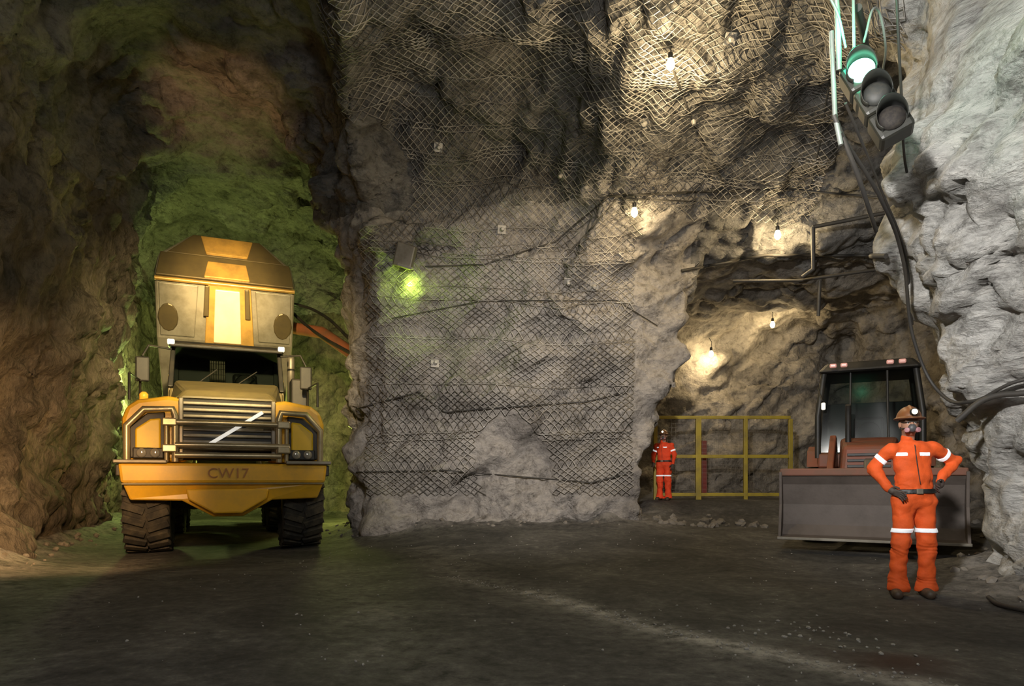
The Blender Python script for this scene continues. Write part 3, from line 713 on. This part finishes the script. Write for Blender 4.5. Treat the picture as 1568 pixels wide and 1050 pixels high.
# ------------------------------------------------------------------ traffic light
M_house=paint('signal_housing',(.012,.014,.012),.45,dirt=.2)
TL=empty('traffic_light',(2.88,5.5,4.52)); TL.rotation_euler=(math.radians(-8),math.radians(-24),math.radians(-22))
mgz,nt,b=newmat('green_lens'); b.inputs['Emission Color'].default_value=(.25,1,.62,1); b.inputs['Emission Strength'].default_value=7; b.inputs['Base Color'].default_value=(.1,.8,.4,1)
M_dl=paint('dark_lens',(.022,.024,.022),.6,dirt=.2,scale=30)
M_dl2=paint('dark_amber_lens',(.006,.004,.003),.8,dirt=.2,scale=30)
for k in range(3):
    z=-k*.26
    box('section_%d'%k,(0,.12,z),(.27,.2,.25),M_house,TL,.03)
    lathe('lens_%d'%k,[(-.035,.03),(-.025,.07),(0,.1),(.03,.1)],(mgz,M_dl,M_dl2)[k],TL,28,'y',(0,.0,z))
    bm=bmesh.new(); n=22
    for i in range(n+1):
        t=math.radians(-35+i*250/n); c,s=math.cos(t),math.sin(t)
        ln=.15*max(.25,(s+.6)/1.6)
        bm.verts.new((.115*c,.03,z+.115*s)); bm.verts.new((.118*c,-ln,z+.118*s))
    bm.verts.ensure_lookup_table()
    for i in range(n): bm.faces.new((bm.verts[2*i],bm.verts[2*i+1],bm.verts[2*i+3],bm.verts[2*i+2]))
    o=finish(bm,'visor_%d'%k,M_house,TL,0,True); mo=o.modifiers.new('s','SOLIDIFY'); mo.thickness=.006
ld=bpy.data.lights.new('green_glow','POINT'); ld.energy=20; ld.color=(.06,1,.5); ld.shadow_soft_size=.06
lo=bpy.data.objects.new('green_glow',ld); COL.objects.link(lo); lo.parent=TL; lo.location=(-.02,-.24,.24)
M_gp=paint('hanger_pipe',(.28,.30,.28),.4,.3,dirt=.3)
HG=empty('signal_hanger')
tube('pipe_a',[(2.55,5.4,5.9),(2.66,5.45,4.9),(2.72,5.55,4.55)],.022,M_gp,HG)
tube('pipe_b',[(2.8,5.5,5.9),(2.82,5.5,4.7)],.012,M_gp,HG)
tube('pipe_c',[(2.68,5.6,4.9),(2.72,5.62,4.2),(2.76,5.6,3.95)],.02,M_gp,HG)
tube('cable_loop',[(2.5,5.3,5.9),(2.3,5.35,5.4),(2.62,5.4,4.95),(2.75,5.5,4.7)],.01,M_gp,HG,smooth=True)
tube('cable_loop_b',[(2.9,5.5,4.75),(3.05,5.6,5.1),(3.3,5.9,5.0),(3.5,6.3,5.0)],.01,M_gp,HG,smooth=True)
tube('stay',[(2.7,5.6,4.2),(2.95,5.7,3.75),(3.6,6.6,3.6)],.02,M_cab,HG)

# ------------------------------------------------------------------ MINERS (implicit-surface figures)
def cone(P,a,b_,ra,rb,sy=1.0):
    a=np.array(a,float); b_=np.array(b_,float)
    p=P.copy() if sy!=1.0 else P
    if sy!=1.0:
        cy=(a[1]+b_[1])/2; p[...,1]=(p[...,1]-cy)/sy+cy
    e=b_-a; t=np.clip(((p-a)@e)/(e@e+1e-9),0,1)
    return np.linalg.norm(p-a-t[...,None]*e,axis=-1)-(ra+t*(rb-ra))
def ell(P,c,r):
    return (np.linalg.norm((P-np.array(c))/np.array(r),axis=-1)-1)*min(r)
def grid_of(lo,hi,h):
    ax=[np.arange(l,u,h) for l,u in zip(lo,hi)]
    return ax,np.stack(np.meshgrid(*ax,indexing='ij'),-1)
def mk(name,f_,ax,h,mat,parent):
    v_,q_=nets(f_,(ax[0][0],ax[1][0],ax[2][0]),h); return mesh_np(name,v_,q_,mat,parent)
def fabric(name,col):
    return paint(name,col,.8,dirt=.35,dcol=tuple(c*.4 for c in col),scale=6,bump=.2)
M_cov=fabric('coverall_orange',(.68,.088,.008)); M_cov2=fabric('coverall_red',(.85,.07,.015))
M_refl=paint('reflective_tape',(.85,.86,.88),.3,dirt=.05,emit=(.9,.95,1,.35))  # faint emission stands in for light the tape throws back
M_skin=paint('skin',(.36,.19,.12),.55,dirt=.2,dcol=(.2,.1,.07))
M_glove=paint('glove_dark',(.05,.035,.03),.7,dirt=.3)
M_boot=paint('boot_leather',(.06,.035,.022),.6,dirt=.4)
M_belt=paint('belt_black',(.012,.012,.012),.5,dirt=.1)
M_helm=paint('helmet_brown',(.17,.06,.018),.4,dirt=.4)
M_filter=paint('filter_pink',(.36,.17,.19),.5,dirt=.2)
M_mask=paint('mask_grey',(.06,.06,.065),.5,dirt=.1)
def miner(loc,rz,J,cov,scale=1,h=.0085):
    E=empty('miner',loc,rz); E.scale=(scale,)*3
    ax,P=grid_of((-.62,-.34,-.02),(.62,.36,1.66),h)
    ch=J['chest']; 
    tor=cone(P,(ch[0],0.01,1.35),(0,0,1.12),.185,.162,.64)
    tor=smin(tor,cone(P,J['shL'],J['shR'],.070,.070,.95),.06)
    tor=smin(tor,cone(P,(ch[0]-.02,.02,1.44),(ch[0]-.03,.01,1.535),.085,.066),.035)
    tor=smin(tor,cone(P,(0,-.015,1.14),(.0,0,1.0),.157,.158,.74),.05)
    tor=smin(tor,cone(P,(-.075,.0,.95),(.085,.0,.95),.125,.125,.88),.05)
    legs=[]
    for k in 'LR':
        hp_,kn,an=J['hip'+k],J['kn'+k],J['an'+k]
        l=cone(P,hp_,kn,.116,.084,.97)
        l=smin(l,cone(P,kn,(an[0],an[1],.16),.084,.084),.03)
        l=smin(l,cone(P,(an[0],an[1],.16),(an[0],an[1]-.01,.085),.084,.103),.03)
        l=np.maximum(l,.06-P[...,2])
        legs.append(l)
    arms=[]
    for k in 'LR':
        s_,e_,w_=J['sh'+k],J['el'+k],J['wr'+k]
        a_=smin(cone(P,s_,e_,.072,.060),cone(P,e_,w_,.060,.044),.02)
        arms.append(a_)
    body=smin(smin(tor,legs[0],.035),legs[1],.035)
    lb=smin(legs[0],legs[1],.006)
    wgt=ss((P[...,2]-.70)/.14); body=np.where(P[...,2]<.84,body*wgt+lb*(1-wgt),body)
    trunk=body.copy()
    for a_ in arms: body=smin(body,a_,.028)
    Zc=P[...,2]
    n1=lat(*ax,(.10,.10,.05),21); n2=lat(*ax,(.045,.045,.03),22); n3=lat(*ax,(.14,.14,.06),24)
    fold=.010*n1+.006*n2-.016*np.abs(lat(*ax,(.08,.08,.10),23))-.013*np.abs(n3)+.013
    fold=fold-.006*np.abs(lat(*ax,(.05,.05,.06),25))+.003
    g=np.exp(-((Zc-.47)/.05)**2)+np.exp(-((Zc-.15)/.05)**2)+np.exp(-((Zc-1.07)/.04)**2)
    fold=fold+.0035*g*np.sin(Zc*110+11*n3+P[...,0]*35)
    mk('coverall',body+fold,ax,h,cov,E)
    belt=np.maximum(trunk+fold*.6-.014,np.abs(Zc-1.03-.02*P[...,0])-.022); mk('belt',belt,ax,h,M_belt,E)
    box('buckle',(-.02,-.133,1.03),(.06,.03,.05),M_steel,E,.006)
    st=np.full(Zc.shape,1.)
    for l,kz in zip(legs,(J['knL'][2],J['knR'][2])):
        st=np.minimum(st,np.maximum(l+fold-.007,np.abs(Zc-kz-.12)-.021))
    for k,a_ in zip('LR',arms):
        s_=np.array(J['sh'+k]); e_=np.array(J['el'+k]); d=(e_-s_)/np.linalg.norm(e_-s_); c=s_+(e_-s_)*.55
        st=np.minimum(st,np.maximum(np.maximum(a_+fold-.007,np.abs((P-c)@d)-.022),np.linalg.norm(P-c,axis=-1)-.12))
    X_=P[...,0]
    for (xa,xb) in ((-.20,-.11),(.0,.11)):
        st=np.minimum(st,np.maximum(np.maximum(tor+fold-.007,np.abs(Zc-1.39)-.018),np.maximum(np.maximum(xa-X_,X_-xb),P[...,1])))
    mk('reflective_stripes',st,ax,h,M_refl,E)
    tube('zip',[(ch[0]-.03,-.105,1.48),(ch[0]-.02,-.124,1.3),(-.01,-.128,1.1)],.004,M_belt,E)
    ax2,P2=grid_of((-.42,-.36,-.01),(.42,.2,.22),.008)
    bt=np.full(P2.shape[:3],1.)
    for k in 'LR':
        an=J['an'+k]; toe=J['toe'+k]
        f1=cone(P2,(an[0],an[1],.2),(an[0],an[1]+.01,.07),.055,.055)
        f1=smin(f1,cone(P2,(an[0],an[1]+.03,.05),(toe[0],toe[1],.045),.05,.048),.03)
        f1=np.maximum(f1,-P2[...,2]+.001); bt=np.minimum(bt,f1)
    mk('boots',bt,ax2,.008,M_boot,E)
    hc=np.array(J['head']); hy=J.get('yaw',0)
    HE=empty('head_group',tuple(hc),hy); HE.parent=E
    ax3,P3=grid_of((-.13,-.16,-.2),(.13,.14,.16),.005)
    hd=ell(P3,(0,.0,.02),(.078,.098,.11))
    hd=smin(hd,ell(P3,(0,-.035,-.055),(.058,.06,.065)),.03)
    hd=smin(hd,cone(P3,(0,.02,-.06),(0,.045,-.19),.055,.058),.03)
    hd=smin(hd,cone(P3,(0,-.095,.0),(0,-.112,-.03),.010,.016),.012)
    hd=smin(hd,cone(P3,(-.045,-.088,.022),(.045,-.088,.022),.012,.012),.015)
    for s in (-1,1):
        hd=smax(hd,-ell(P3,(s*.032,-.1,.003),(.017,.014,.011)),.008)
        hd=smin(hd,ell(P3,(s*.08,.012,-.01),(.011,.022,.032)),.006)
    hd=smax(hd,-cone(P3,(-.022,-.099,-.068),(.022,-.099,-.068),.004,.004),.006)
    mk('head',hd,ax3,.005,M_skin,HE)
    M_eye=paint('eye',(.5,.5,.48),.2,dirt=0); 
    for s in (-1,1):
        lathe('eye_%d'%(s+1),[(-.012,.004),(-.008,.010),(0,.0125),(.008,.010)],M_eye,HE,16,'y',(s*.032,-.084,.003))
        lathe('pupil_%d'%(s+1),[(-.014,.002),(-.012,.006),(-.006,.007)],M_black,HE,12,'y',(s*.032,-.084,.003))
    hr=np.maximum(ell(P3,(0,.012,.02),(.083,.096,.112)),np.maximum(-P3[...,1]-.0,-(P3[...,2]+.05))); mk('hair',hr,ax3,.005,M_black,HE)
    rs=ell(P3,(0,-.105,-.052),(.038,.032,.042)); mk('respirator',rs,ax3,.005,M_mask,HE)
    for s in (-1,1): lathe('filter_%d'%(s+1),[(-.014,.018),(-.012,.024),(.010,.025),(.014,.020)],M_filter,HE,24,'y',(s*.046,-.116,-.07),Matrix.Rotation(s*.5,4,'Z'))
    tube('respirator_strap',[(-.04,-.1,-.05),(-.085,-.01,-.05),(0,.1,-.04),(.085,-.01,-.05),(.04,-.1,-.05)],.005,M_black,HE,smooth=True)
    tube('glasses',[(-.075,-.03,.01),(-.06,-.095,.008),(0,-.108,.012),(.06,-.095,.008),(.075,-.03,.01)],.004,M_black,HE,smooth=True)
    ax4,P4=grid_of((-.18,-.22,.0),(.18,.19,.2),.006)
    dome=np.maximum(ell(P4,(0,.005,.035),(.112,.138,.135)),.035-P4[...,2])
    brim=np.maximum(ell(P4,(0,-.02,.045),(.135,.175,.03)),np.abs(P4[...,2]-.045)-.008)
    rid_=np.maximum(ell(P4,(0,.005,.04),(.02,.142,.142)),.04-P4[...,2])
    hm=smin(smin(dome,brim,.015),rid_,.01); mk('helmet',hm,ax4,.006,M_helm,HE)
    lathe('cap_lamp',[(-.05,.026),(-.045,.034),(-.01,.034),(.02,.025)],M_belt,HE,24,'y',(0,-.135,.10))
    ml=paint('cap_lamp_lens',(.9,.85,.7),.2,dirt=0,emit=(1,.85,.55,3.0))
    lathe('cap_lamp_lens',[(-.057,.022),(-.05,.026),(-.045,.026)],ml,HE,24,'y',(0,-.135,.10))
    for k in 'LR':
        hnd=J['hand'+k]; w_=np.array(J['wr'+k]); pc=np.array(hnd['palm']); fd=np.array(hnd['dir'],float); fd/=np.linalg.norm(fd)
        sd=np.array(hnd['side'],float); sd-=fd*(sd@fd); sd/=np.linalg.norm(sd); nn=np.cross(fd,sd)*hnd.get('curl',1)
        lo_=np.minimum(w_,pc)-.15; hi_=np.maximum(w_,pc)+.15
        axh,Ph=grid_of(lo_,hi_,.0042)
        pf=cone(Ph,w_,pc-fd*.03,.034,.033)
        for t in (-.024,-.008,.008,.024): pf=smin(pf,cone(Ph,pc-fd*.035+sd*t*.8,pc+fd*.04+sd*t,.017,.0135),.008)
        hh=pf
        for t,ln in ((-.028,.066),(-.009,.076),(.010,.071),(.028,.056)):
            a0=pc+fd*.04+sd*t; a1=a0+fd*ln*.5+nn*.010+sd*t*.15; a2=a1+fd*ln*.36+nn*.022; a3=a2+fd*ln*.2+nn*.018
            fg=smin(smin(cone(Ph,a0,a1,.0105,.0095),cone(Ph,a1,a2,.0095,.0085),.003),cone(Ph,a2,a3,.0085,.0075),.003)
            hh=smin(hh,fg,.004)
        b0=pc-fd*.03-sd*.026; b1=b0-sd*.03+fd*.02+nn*.012; b2=b1+fd*.034-sd*.008+nn*.012
        hh=smin(hh,smin(cone(Ph,b0,b1,.014,.0115),cone(Ph,b1,b2,.0115,.009),.004),.006)
        mk('hand_'+k,hh,axh,.0042,M_glove,E)
    return E
J1=dict(chest=(-.02,0,1.4),shL=(-.205,.01,1.435),shR=(.175,.01,1.455),
  elL=(-.345,.10,1.26),wrL=(-.255,-.02,1.06),elR=(.435,.05,1.325),wrR=(.245,-.03,1.13),
  hipL=(-.085,0,.92),knL=(-.145,-.035,.53),anL=(-.165,.0,.1),hipR=(.095,0,.92),knR=(.12,-.02,.53),anR=(.13,.02,.1),
  toeL=(-.25,-.17),toeR=(.06,-.17),head=(-.055,-.02,1.69),yaw=-.28,
  handL=dict(palm=(-.215,-.07,1.02),dir=(.55,-.6,-.35),side=(.2,.2,-1),curl=-1),handR=dict(palm=(.195,-.085,1.085),dir=(-.75,-.5,-.3),side=(.1,.2,-1),curl=1))
mx_,my_=3.97,6.6
miner((mx_,my_,gz(mx_,my_)-.005),.0,J1,M_cov,1.01,.0075)
J2=dict(chest=(0,0,1.4),shL=(-.19,.01,1.44),shR=(.19,.01,1.44),
  elL=(-.28,.03,1.2),wrL=(-.25,-.12,1.0),elR=(.27,.03,1.2),wrR=(.26,-.08,.96),
  hipL=(-.09,0,.92),knL=(-.1,-.03,.53),anL=(-.11,.0,.1),hipR=(.09,0,.92),knR=(.1,-.02,.53),anR=(.11,.02,.1),
  toeL=(-.13,-.19),toeR=(.13,-.17),head=(0,-.02,1.685),yaw=0.1,
  handL=dict(palm=(-.235,-.17,.94),dir=(.1,-.6,-.8),side=(-1,0,.1),curl=-1),handR=dict(palm=(.255,-.12,.89),dir=(0,-.4,-.9),side=(1,0,.1),curl=1))
x2,y2=3.62,15.9
miner((x2,y2,gz(x2,y2)-.005),-.5,J2,M_cov2,.91,.012)

# ------------------------------------------------------------------ camera
cd=bpy.data.cameras.new('camera'); cam=bpy.data.objects.new('camera',cd); COL.objects.link(cam)
cam.location=(0,0,1.15); cam.rotation_euler=(math.pi/2,0,0); cd.sensor_width=36; cd.lens=36*1022/1568
cd.shift_y=(733-525)/1568; cd.clip_end=100
sc.camera=cam
sc.view_settings.view_transform='Standard'
